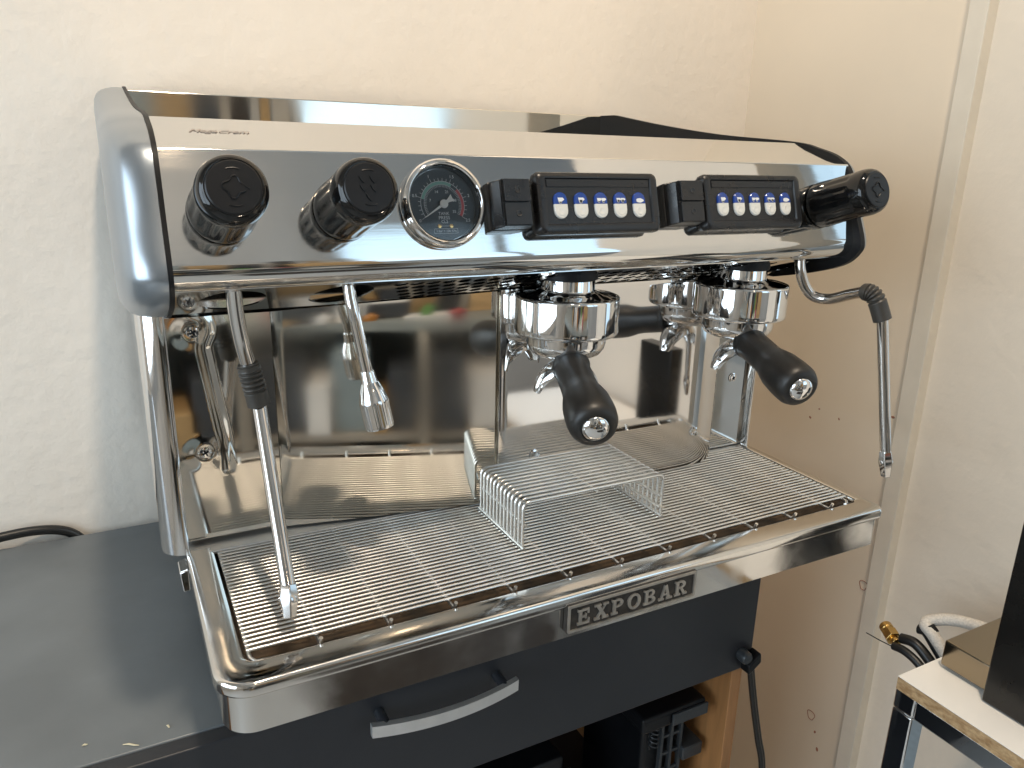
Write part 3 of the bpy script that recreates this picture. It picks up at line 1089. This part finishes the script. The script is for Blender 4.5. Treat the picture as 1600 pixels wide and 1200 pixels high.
def portafilter(c, zc, az, el, label):
    cx, cy = c
    pf = thing('portafilter', label, 'portafilter', (cx, cy, 0.150), 'portafilters locked in the two groups')
    mb = MB()
    mb.lathe([(0, 0.1690), (0.0200, 0.1692), (0.0290, 0.1705), (0.0345, 0.1735), (0.0378, 0.1785), (0.0388, 0.1830), (0.0388, 0.1922)], (cx, cy, 0), (0, 0, 1), 56)
    part('basket_holder', mb, 'chrome', pf, sharp=60)
    d = Vector((-math.sin(az) * math.cos(el), -math.cos(az) * math.cos(el), -math.sin(el)))
    o = Vector((cx, cy, zc))
    mb = MB()
    mb.lathe([(0.013, 0.014), (0.013, 0.030)], o, d, 24)
    part('neck', mb, 'chrome', pf)
    mb = MB()
    pr = [(0.0130, 0.0270), (0.0168, 0.0274), (0.0180, 0.0290), (0.0181, 0.0325), (0.0172, 0.0345), (0.0166, 0.0370), (0.0166, 0.0450), (0.0166, 0.0600), (0.0168, 0.0720), (0.0176, 0.0800), (0.0195, 0.0880), (0.0213, 0.0970), (0.0221, 0.1100), (0.0222, 0.1190), (0.0214, 0.1265), (0.0194, 0.1315), (0.0165, 0.1342), (0.0128, 0.1350), (0.0120, 0.1340), (0, 0.1335)]
    mb.lathe(pr, o, d, 48, lambda t, h, k: 1 - (0.030 * (0.5 + 0.5 * math.cos(6 * t)) if 0.07 < h < 0.123 else 0))
    part('handle', mb, 'rubber', pf, sharp=50)
    mb = MB()
    mb.lathe([(0.0119, 0.1335), (0.0119, 0.1352), (0.0106, 0.1370), (0.0080, 0.1386), (0.0042, 0.1395), (0, 0.1397)], o, d, 32)
    part('end_cap', mb, 'chrome', pf, sharp=60)
    # twin spout: open curved channels
    sx = Vector((math.cos(az), -math.sin(az), 0))
    sy = Vector((math.sin(az), math.cos(az), 0))
    for sg in (-1, 1):
        path = smooth_path([(0.000, 0.1640, 0), (0.009, 0.1625, 0), (0.0185, 0.1570, 0), (0.0260, 0.1480, 0), (0.0300, 0.1360, 0)], 5)
        mb = MB()
        rows_ = []
        n = len(path)
        for i, p in enumerate(path):
            q0, q1 = path[max(i - 1, 0)], path[min(i + 1, n - 1)]
            tg = (q1 - q0).normalized()
            nr = Vector((tg.y, -tg.x, 0))
            if nr.y < 0:
                nr = -nr
            wd = 0.0170 * (1 - 0.62 * (i / (n - 1)) ** 2)
            row = []
            for rr3 in (1.0, 0.86):
                seq = [PI * k / 10 for k in range(11)]
                for t in (seq if rr3 == 1.0 else seq[::-1]):
                    off_n = rr3 * wd * 0.75 * (math.sin(t) - 0.55)
                    off_b = rr3 * wd * math.cos(t)
                    pos = Vector((cx, cy, 0)) - sy * 0.013 + sx * (sg * (p.x + nr.x * off_n)) + Vector((0, 0, p.y + nr.y * off_n)) + sy * off_b
                    row.append(pos)
            rows_.append(row)
        mb.strip(rows_, True)
        mb.add(rows_[-1], [tuple(range(22))])
        part('spout', mb, 'chrome', pf, sharp=50)
    mb = MB().lathe([(0.011, 0.1600), (0.012, 0.1620), (0.012, 0.1700)], (cx - sy.x * 0.013, cy - sy.y * 0.013, 0), (0, 0, 1), 24)
    part('spout_boss', mb, 'chrome', pf)


portafilter(G1, 0.1724, 0.3403, 0.2468, 'black handled portafilter locked in the group above the wire stand')
portafilter(G2, 0.1752, 0.2595, 0.2123, 'black handled portafilter locked in the group nearer the wall')


# ------------------------------------------------------------------ wands and spout
def wand(pts, k0, k1, label=None):
    """pts: whole path; tube up to k0, rubber grip k0..k1, straight tube to the end with a nozzle."""
    up = smooth_path(pts[:k0 + 1], 8)
    dn = [Vector(p) for p in pts[k1:]]
    mb = MB()
    mb.tube(up, 0.0060, 18)
    mb.tube(dn[:-1], 0.0058, 18)
    wd = part('steam_wand', mb, 'tube', em, sharp=60)
    gp = smooth_path(pts[k0 - 1:k1 + 1], 9)[9:]
    rs = []
    n = len(gp)
    ext = gp + [gp[-1] + (gp[-1] - gp[-2]).normalized() * 0.004]
    seq, rr4 = [], []
    N = 60
    for i in range(N + 1):
        t = i / N * (n - 1)
        j = min(int(t), n - 2)
        seq.append(gp[j].lerp(gp[j + 1], t - j))
        f = i / N
        r = 0.0090
        if 0.16 < f < 0.64:
            r = 0.0094 - 0.0018 * (0.5 - 0.5 * math.cos((f - 0.16) / 0.48 * 5 * 2 * PI)) ** 3
        elif f >= 0.64:
            r = 0.0092
        if f < 0.04:
            r = 0.0080
        rr4.append(r)
    mb = MB().tube(seq, rr4, 24)
    part('rubber_grip', mb, 'grip', wd, sharp=50)
    e0, e1 = dn[-2], dn[-1]
    ax = (e1 - e0).normalized()
    L = (e1 - e0).length
    mb = MB().lathe([(0.0058, -0.002), (0.0068, 0.0), (0.0078, L * 0.25), (0.0080, L * 0.42), (0.0070, L * 0.62), (0.0056, L * 0.95), (0.0050, L), (0.0022, L), (0.002, L - .002), (0, L - .002)], e0, ax, 6)
    part('nozzle', mb, 'tube', wd, 0.0007, 2)
    for t in (0.6, 2.7, 4.8):
        u, v, a_ = frame_of(ax)
        nv = u * math.cos(t) + v * math.sin(t)
        mb = MB().lathe([(0.0030, 0.0062), (0.0030, 0.0072), (0.0022, 0.0076), (0, 0.0076)], e0 + ax * L * 0.40, nv, 14)
        part('jet_plug', mb, 'tube', wd)


wand([(-0.2915, -0.090, 0.268), (-0.2912, -0.085, 0.2549), (-0.2896, -0.078, 0.2325), (-0.2863, -0.072, 0.2081), (-0.2829, -0.070, 0.1901), (-0.2765, -0.070, 0.1549), (-0.2783, -0.155, 0.0352), (-0.2803, -0.165, 0.0131)], 4, 5)
wand([(0.3000, -0.088, 0.262), (0.3014, -0.090, 0.2411), (0.3083, -0.093, 0.2235), (0.3165, -0.100, 0.2127), (0.3245, -0.115, 0.2119), (0.3237, -0.140, 0.2210), (0.3192, -0.160, 0.2272), (0.3214, -0.172, 0.2237), (0.3283, -0.180, 0.2007), (0.3485, -0.195, 0.0577), (0.3531, -0.197, 0.0285)], 6, 8)
mb = MB()
mb.tube(smooth_path([(-0.2005, -0.074, 0.262), (-0.1997, -0.075, 0.2442), (-0.1972, -0.077, 0.2257), (-0.1884, -0.080, 0.1743)], 6), 0.0052, 18)
hs = part('hot_water_spout', mb, 'chrome', em, sharp=60)
s0_, s1_ = Vector((-0.1884, -0.080, 0.1743)), Vector((-0.181, -0.088, 0.1269))
L = (s1_ - s0_).length
mb = MB().lathe([(0.0056, -0.002), (0.0062, 0.0), (0.0070, 0.008), (0.0075, 0.0085), (0.0105, 0.016), (0.0125, 0.024), (0.0130, 0.026), (0.0126, 0.0275), (0.0126, L - 0.003), (0.0118, L), (0.0105, L), (0.0100, L - 0.004), (0, L - 0.005)], s0_, (s1_ - s0_), 80,
                lambda t, h, k: 1 - (0.035 * (0.5 + 0.5 * math.cos(20 * t)) if 0.0272 < h < L - 0.002 else 0))
part('aerator', mb, 'chrome', hs, sharp=45)

# ------------------------------------------------------------------ drip grate
gr = thing('drip_grate', 'long steel wire grate lying in the drip tray', 'grate', (0.006, -0.095, -0.006))
base = WORLD[gr.name]
NB = 28
bm0 = MB().tube([(-0.3200, 0, 0), (-0.10, 0, 0), (0.10, 0, 0), (0.3205, 0, 0)], 0.00148, 8)
bar_me = to_mesh('bar', bm0, 'wire', Vector((0, 0, 0)), 60)
for k in range(NB):
    y = -0.0115 - (0.1705 - 0.0115) * k / (NB - 1)
    link('bar', bar_me, gr, (0.006, y, -0.0016))
cw = MB()
cw.tube([(0, -0.0085, -0.0017), (0, -0.0095, -0.0045), (0, -0.1795, -0.0045), (0, -0.1822, -0.0030), (0, -0.1838, 0.0006), (0, -0.1846, 0.0030)], 0.0016, 8)
cw_me = to_mesh('cross_wire', cw, 'wire', Vector((0, 0, 0)), 60)
for k in range(11):
    link('cross_wire', cw_me, gr, (-0.262 + 0.0552 * k, 0, -0.0002))
mb = MB()
mb.tube([(0.3235, -0.010, -0.0045), (0.3235, -0.170, -0.0045), (0.3225, -0.1765, -0.0040), (0.316, -0.1815, -0.0040), (0.312, -0.1835, -.003)], 0.0016, 8)
part('edge_wire', mb, 'wire', gr, sharp=60)
mb = MB()
mb.tube([(-0.3125, -0.010, -0.0047), (-0.3125, -0.176, -0.0047), (-0.309, -0.1818, -0.0047), (-0.300, -0.1832, -0.0047), (-0.262, -0.1832, -.0060)], 0.0016, 8)
part('edge_wire', mb, 'wire', gr, sharp=60)

# ------------------------------------------------------------------ wire cup stand
st = thing('cup_stand', 'steel wire stand like a small bench on the drip grate', 'cup stand', (0.0225, -0.079, 0.0))
XL, XR, ZT = -0.0585, 0.1035, 0.0475
pts = [(XL, 0.0035)] + [(XL + 0.007 - 0.007 * math.cos(t), ZT - 0.007 + 0.007 * math.sin(t)) for t in [PI / 2 * k / 6 for k in range(7)]] + \
      [(XR - 0.007 + 0.007 * math.sin(t), ZT - 0.007 + 0.007 * math.cos(t)) for t in [PI / 2 * k / 6 for k in range(7)]] + [(XR, 0.0035)]
mb = MB().tube([(x - 0.0225, 0, z) for x, z in pts], 0.0016, 8)
hoop_me = to_mesh('hoop', mb, 'wire', Vector((0, 0, 0)), 60)
NH = 13
for k in range(NH):
    y = -0.0350 - 0.0905 * k / (NH - 1)
    link('hoop', hoop_me, st, (0.0225, y, 0))
for x in (XL, XR):
    mb = MB().tube([(x, -0.0315, 0.0018), (x, -0.1290, 0.0018)], 0.0017, 8)
    part('foot_wire', mb, 'wire', st)
for x, z in ((XL + 0.003, 0.024), (XR - 0.003, 0.024), (XR - 0.003, 0.012), (0.022, ZT - 0.003)):
    mb = MB().tube([(x, -0.0335, z), (x, -0.1270, z)], 0.0014, 8)
    part('tie_wire', mb, 'wire', st)

# ------------------------------------------------------------------ right foreground: shelf, appliance, hoses
sh = thing('side_shelf', 'white chipboard shelf on chrome legs at the right edge', 'shelf', (0.51, -0.42, -0.95))
SZ = -0.2
part('board', MB().box(0.3672, RX + 0.006, -0.95, -0.2450, SZ - 0.0165, SZ - 0.0008), 'chip', sh)
part('melamine_top', MB().box(0.3670, RX + 0.0062, -0.9502, -0.2448, SZ - 0.0006, SZ), 'melamine', sh)
for x, y in ((0.3700, -0.268), (0.3700, -0.92), (0.628, -0.268), (0.628, -0.92)):
    part('leg', MB().box(x, x + 0.025, y, y + 0.025, -0.949, SZ - 0.043), 'chrome', sh, 0.002)
for y in (-0.268, -0.92):
    part('rail', MB().box(0.3700, 0.653, y, y + 0.025, SZ - 0.0425, SZ - 0.0170), 'chrome', sh, 0.002)
part('rail', MB().box(0.370, 0.395, -0.8945, -0.2685, SZ - 0.0425, SZ - 0.0170), 'chrome', sh, 0.002)
part('bracket', MB().box(0.440, 0.470, -0.50, -0.38, SZ - 0.034, SZ - 0.0170), 'black_in', sh, 0.002)

ap = thing('appliance', 'matt black upright panel of an appliance standing on the white shelf', 'appliance', (0.424, -0.36, SZ))
part('side_panel', MB().box(0.412, 0.436, -0.395, -0.312, SZ + 0.001, SZ + 0.262), 'appliance', ap, 0.002, 3)
part('rear_box', MB().box(0.4255, 0.600, -0.3105, -0.2550, SZ + 0.004, SZ + 0.036), 'bronze', ap, 0.002)
part('base_plate', MB().box(0.4365, 0.600, -0.390, -0.3115, SZ + 0.001, SZ + 0.012), 'appliance', ap, 0.002)
hs_ = thing('braided_hose', 'white braided hose curling behind the white shelf', 'hose', (0.52, -0.2, -0.27))
mb = MB().tube(smooth_path([(0.505, -0.236, -0.262), (0.503, -0.222, -0.238), (0.5, -0.200, -0.216), (0.502, -0.186, -0.2085), (0.512, -0.190, -0.2025), (0.525, -0.215, -0.193), (0.530, -0.262, -0.186), (0.53, -0.300, -0.195), (0.53, -0.32, -0.24)], 8), 0.0075, 16)
part('hose', mb, 'hose', hs_)
mb = MB().lathe([(0.0079, 0), (0.0079, 0.010)], (0.502, -0.1985, -0.2150), (0.0, 0.75, 0.5), 16)
part('clip_band', mb, 'black_in', hs_)
bh = thing('black_hose', 'black hose with a brass union hanging beside the braided hose', 'hose', (0.5, -0.19, -0.27))
mb = MB().tube(smooth_path([(0.50, -0.232, -0.275), (0.498, -0.205, -0.252), (0.496, -0.182, -0.238), (0.495, -0.163, -0.2415)], 8), 0.0068, 14)
mb.tube(smooth_path([(0.488, -0.228, -0.280), (0.487, -0.20, -0.258), (0.486, -0.178, -0.250), (0.486, -0.160, -0.252)], 8), 0.0055, 14)
mb.tube(smooth_path([(0.513, -0.225, -0.262), (0.51, -0.20, -0.236), (0.508, -0.186, -0.222), (0.507, -0.176, -0.2225)], 8), 0.0065, 14)
part('hose', mb, 'cable', bh)
mb = MB()
bo, bd = Vector((0.490, -0.160, -0.2480)), Vector((0.03, 0.055, 0.0)) + Vector((0, 0, 0.006))
mb.lathe([(0.0058, -0.002), (0.0058, 0.006)], bo, bd, 16)
mb.lathe([(0.0098, 0.006), (0.0102, 0.007), (0.0102, 0.0185), (0.0098, 0.0195)], bo, bd, 6)
mb.lathe([(0.0072, 0.0195), (0.0072, 0.024), (0.0085, 0.0245), (0.0085, 0.032), (0.0060, 0.0345), (0.004, 0.0345), (0.0035, 0.028), (0, 0.028)], bo, bd, 20)
part('brass_union', mb, 'brass', bh, 0.0005)
mb = MB().tube([(0.497, -0.168, -0.2600), (0.497, -0.135, -0.2640), (0.497, -0.112, -0.2655)], 0.0007, 6)
part('loose_wire', mb, 'black_in', bh)

# ------------------------------------------------------------------ cables
pc = thing('power_cable', 'thick black cable lying on the worktop along the wall', 'cable', (-0.55, 0.36, CT))
mb = MB().tube(smooth_path([(-0.95, 0.33, CT + 0.0066), (-0.75, 0.35, CT + 0.0068), (-0.62, 0.362, CT + 0.016), (-0.55, 0.370, CT + 0.019), (-0.50, 0.380, CT + 0.017), (-0.465, 0.3868, CT + 0.006), (-0.445, 0.3872, CT - 0.016), (-0.438, 0.3872, CT - 0.05)], 8), 0.0062, 14)
part('sheath', mb, 'cable', pc)
hc = thing('hanging_cable', 'flat black cable hanging from a peg at the drawer corner', 'cable', (0.315, -0.1, -0.25))
mb = MB()
c_ = smooth_path([(0.3115, -0.080, -0.262), (0.3145, -0.081, -0.285), (0.3300, -0.080, -0.345), (0.348, -0.080, -0.41), (0.366, -0.079, -0.47), (0.39, -0.07, -0.60), (0.40, -0.05, -0.80), (0.40, 0.0, -0.945)], 8)
mb.tube(c_, 0.0038, 12)
mb.tube([p + Vector((0.0060, 0.003, 0.0)) for p in c_], 0.0036, 12)
part('cord', mb, 'cable', hc)
mb = MB().lathe([(0.0075, 0.0), (0.0085, 0.002), (0.0085, 0.012), (0.0065, 0.015), (0, 0.016)], (0.286, -0.0882, -0.247), (-0.1, -1, 0.0), 20)
part('peg', mb, 'device2', hc)
mb = MB().hexa([(0.287, -0.106, -0.270), (0.306, -0.106, -0.256), (0.306, -0.089, -0.256), (0.287, -0.089, -0.270), (0.285, -0.106, -0.256), (0.304, -0.106, -0.242), (0.304, -0.089, -0.242), (0.285, -0.089, -0.256)])
part('clip', mb, 'device', hc, 0.002)

# crumbs on the worktop
mb = MB()
for x, y, l, a in ((-0.402, -0.062, 0.007, 0.5), (-0.437, -0.045, 0.0022, 0), (-0.372, -0.052, 0.0022, 1)):
    d = Vector((math.cos(a), -math.sin(a), 0))
    c = Vector((x, y, CT + 0.0009))
    mb.tube([c - d * l, c - d * l * .3 + Vector((0.0004, .0008, 0)), c + d * l * .4, c + d * l], [0.0004, 0.0009, 0.0008, 0.0003], 6)
cr = link('crumbs', to_mesh('crumbs', mb, 'crumb', Vector((0, 0, 0))), None, (0, 0, 0))
cr['kind'] = 'stuff'
tag(cr, 'pale crumbs scattered on the slate worktop', 'crumbs')

# ------------------------------------------------------------------ what the polished steel mirrors: unseen workshop, with things added for their reflections
wb = thing('workbench', 'grey topped workbench across the aisle, mirrored in the splash panel', 'workbench', (-0.2, -2.1, -0.95))
part('bench_top', MB().box(-1.3, 0.55, -2.45, -1.93, -0.24, -0.20), 'bench', wb, 0.003)
part('back_board', MB().box(-1.29, 0.54, -2.44, -2.42, -0.945, -0.2405), 'bench', wb)
for x0 in (-1.29, -0.70, -0.06, 0.50):
    part('upright', MB().box(x0, x0 + 0.04, -2.418, -1.78, -0.945, -0.2405), 'bench_door', wb, 0.002)
for x0, x1 in ((-1.249, -0.701), (-0.659, -0.061), (-0.019, 0.499)):
    part('mid_shelf', MB().box(x0, x1, -2.418, -1.80, -0.60, -0.575), 'bench_door', wb, 0.002)
BZ = -0.1985
tc = thing('tool_chest', 'black upright tool chest on the workbench across the aisle', 'tool chest', (-0.58, -2.25, BZ))
part('body', MB().box(-0.70, -0.47, -2.40, -2.10, BZ, 0.32), 'navy', tc, 0.006)
for k in range(4):
    part('drawer', MB().box(-0.69, -0.48, -2.099, -2.092, BZ + 0.03 + 0.12 * k, BZ + 0.14 + 0.12 * k), 'device2', tc, 0.003)
solo('white_carton', MB().box(-0.42, -0.33, -2.22, -2.00, BZ, 0.05), 'paper', 'narrow white carton on the workbench beside the black tool chest', 'box', (-0.375, -2.1, BZ), bevel=0.003)
pr_ = thing('parts_box', 'navy parts box with a pale lid on the workbench', 'box', (-0.20, -2.22, BZ))
part('body', MB().box(-0.30, -0.10, -2.35, -2.10, BZ, 0.03), 'navy', pr_, 0.006)
part('lid', MB().box(-0.285, -0.115, -2.34, -2.11, 0.031, 0.10), 'paper', pr_, 0.01)
solo('leaning_board', MB().hexa([(0.18, -2.20, BZ), (0.50, -2.20, BZ), (0.50, -2.175, BZ), (0.18, -2.175, BZ), (0.18, -2.40, 0.42), (0.50, -2.40, 0.42), (0.50, -2.375, 0.42), (0.18, -2.375, 0.42)]), 'oak', 'tan board leaning on the workbench across the aisle', 'board', (0.34, -2.25, BZ), bevel=0.002)
solo('paper_stack', MB().box(-0.12, 0.14, -2.22, -1.95, BZ, BZ + 0.022), 'paper', 'stack of white paper at the workbench edge', 'paper', (0.0, -1.9, BZ), bevel=0.002)
stock = [
    (-0.655, -0.53, -1.83, -0.574, -0.33, 'navy', 'black storage box upright on the left of the bench shelf'),
    (-0.515, -0.43, -1.80, -0.574, -0.40, 'paper', 'narrow white box on the bench shelf beside the tall black box'),
    (-0.42, -0.27, -1.83, -0.574, -0.30, 'bluebox', 'wide grey box filling the middle of the bench shelf'),
    (-0.255, -0.20, -1.805, -0.574, -0.46, 'oak', 'small tan box on the bench shelf beside the wide grey box'),
    (-0.19, -0.075, -1.83, -0.574, -0.36, 'navy', 'black box at the right end of the middle shelf bay'),
    (-0.01, 0.13, -1.815, -0.574, -0.31, 'navy', 'black box at the left of the right shelf bay'),
    (0.15, 0.33, -1.83, -0.574, -0.38, 'paper', 'broad white carton in the right shelf bay'),
    (-0.64, -0.36, -1.90, -0.9485, -0.68, 'oak', 'large tan carton on the floor under the bench'),
    (-0.33, -0.10, -1.86, -0.9485, -0.72, 'navy', 'black crate on the floor under the bench beside the tan carton'),
    (0.02, 0.30, -1.92, -0.9485, -0.66, 'bluebox', 'grey blue crate on the floor under the right bay'),
]
for x0, x1, y1, z0, z1, mm, lab in stock:
    solo('storage_box', MB().box(x0, x1, y1 - 0.30, y1, z0, z1), mm, lab, 'box', ((x0 + x1) / 2, y1 - 0.15, z0), bevel=0.004)
for x, y, h, r, mm, nm2 in ((-0.47, -1.99, 0.17, 0.030, 'paper', 'tall white'), (-0.27, -1.97, 0.12, 0.034, 'amber', 'amber'), (-0.02, -2.00, 0.20, 0.028, 'leaf', 'green'), (0.11, -1.98, 0.10, 0.040, 'red_p', 'squat red'), (-0.62, -1.98, 0.11, 0.036, 'oak', 'tan')):  # bottles added to make the mirrored bench busier
    solo('bottle', MB().lathe([(r * 0.9, 0), (r, 0.006), (r, h * 0.62), (r * 0.8, h * 0.74), (r * 0.38, h * 0.82), (r * 0.36, h), (0, h)], (x, y, BZ), (0, 0, 1), 24), mm,
         nm2 + ' bottle added at the front edge of the far bench for its reflection', 'bottle', (x, y, BZ), 'bottles added on the far bench')
solo('added_mat', MB().box(-0.05, 0.72, -1.62, -1.12, -0.9495, -0.941), 'mat_brown', 'dark brown rubber mat on the pale floor before the bench', 'mat', (0.33, -1.37, -0.9495), bevel=0.003)  # mat added out of view so the tray front mirrors a dark patch
solo('black_bin', MB().lathe([(0.13, 0), (0.14, 0.01), (0.17, 0.36), (0.165, 0.37), (0.15, 0.36), (0.12, 0.02), (0, 0.02)], (0.9, -1.5, -0.95), (0, 0, 1), 32), 'navy', 'black open bin on the floor by the bright window', 'bin', (0.9, -1.5, -0.95))
dvd = thing('added_divider', 'unseen divider of boards in mixed colours, added at the far wall for streaky reflections', 'added divider', (-0.55, -3.05, -0.95))  # unseen boards added to streak the reflections in the chrome rings
part('base_rail', MB().box(-1.75, 0.52, -3.10, -3.02, -0.9495, -0.90), 'bench_door', dvd, 0.003)
rnd = random.Random(4)
x = -1.74
while x < 0.46:
    wd_ = rnd.choice((0.05, 0.07, 0.09, 0.13, 0.16))
    part('upright_board', MB().box(x, min(x + wd_, 0.51), -3.09 + rnd.uniform(0, .02), -3.04 + rnd.uniform(0, .02), -0.899, rnd.uniform(0.75, 1.25)), rnd.choice(('navy', 'paper', 'oak', 'bluebox', 'navy', 'room', 'mat_brown', 'paper')), dvd, 0.003)
    x += wd_ + rnd.choice((0.004, 0.02, 0.06))
for nm_, x0, x1, fixed, z0, z1, ax in (('window', 0.60, 2.50, -3.19, 0.05, 1.85, 'x'), ('window', -1.55, 0.05, -1.99, -0.28, 1.12, 'y'), ('window', -2.20, -0.50, 1.99, -0.33, 1.37, 'z')):
    wn = thing('window', {'x': 'bright window in the far wall facing the machine', 'y': 'bright window in the wall left of the machine', 'z': 'pale blue window of the bay right of the machine'}[ax], 'window',
               ((x0 + x1) / 2, fixed, z0) if ax == 'x' else (fixed, (x0 + x1) / 2, z0))
    for a, b, c, d in ((x0, x1, z0, z0 + .05), (x0, x1, z1 - .05, z1), (x0, x0 + .05, z0 + .052, z1 - .052), (x1 - .05, x1, z0 + .052, z1 - .052), ((x0 + x1) / 2 - .03, (x0 + x1) / 2 + .03, z0 + .052, z1 - .052)):
        if ax == 'x':
            q = MB().box(a, b, fixed - 0.005, fixed + 0.12, c, d)
        else:
            q = MB().box(*sorted((fixed, fixed + (0.085 if ax == 'y' else -0.10))), a, b, c, d)
        part('frame_bar', q, 'frame', wn, 0.003)
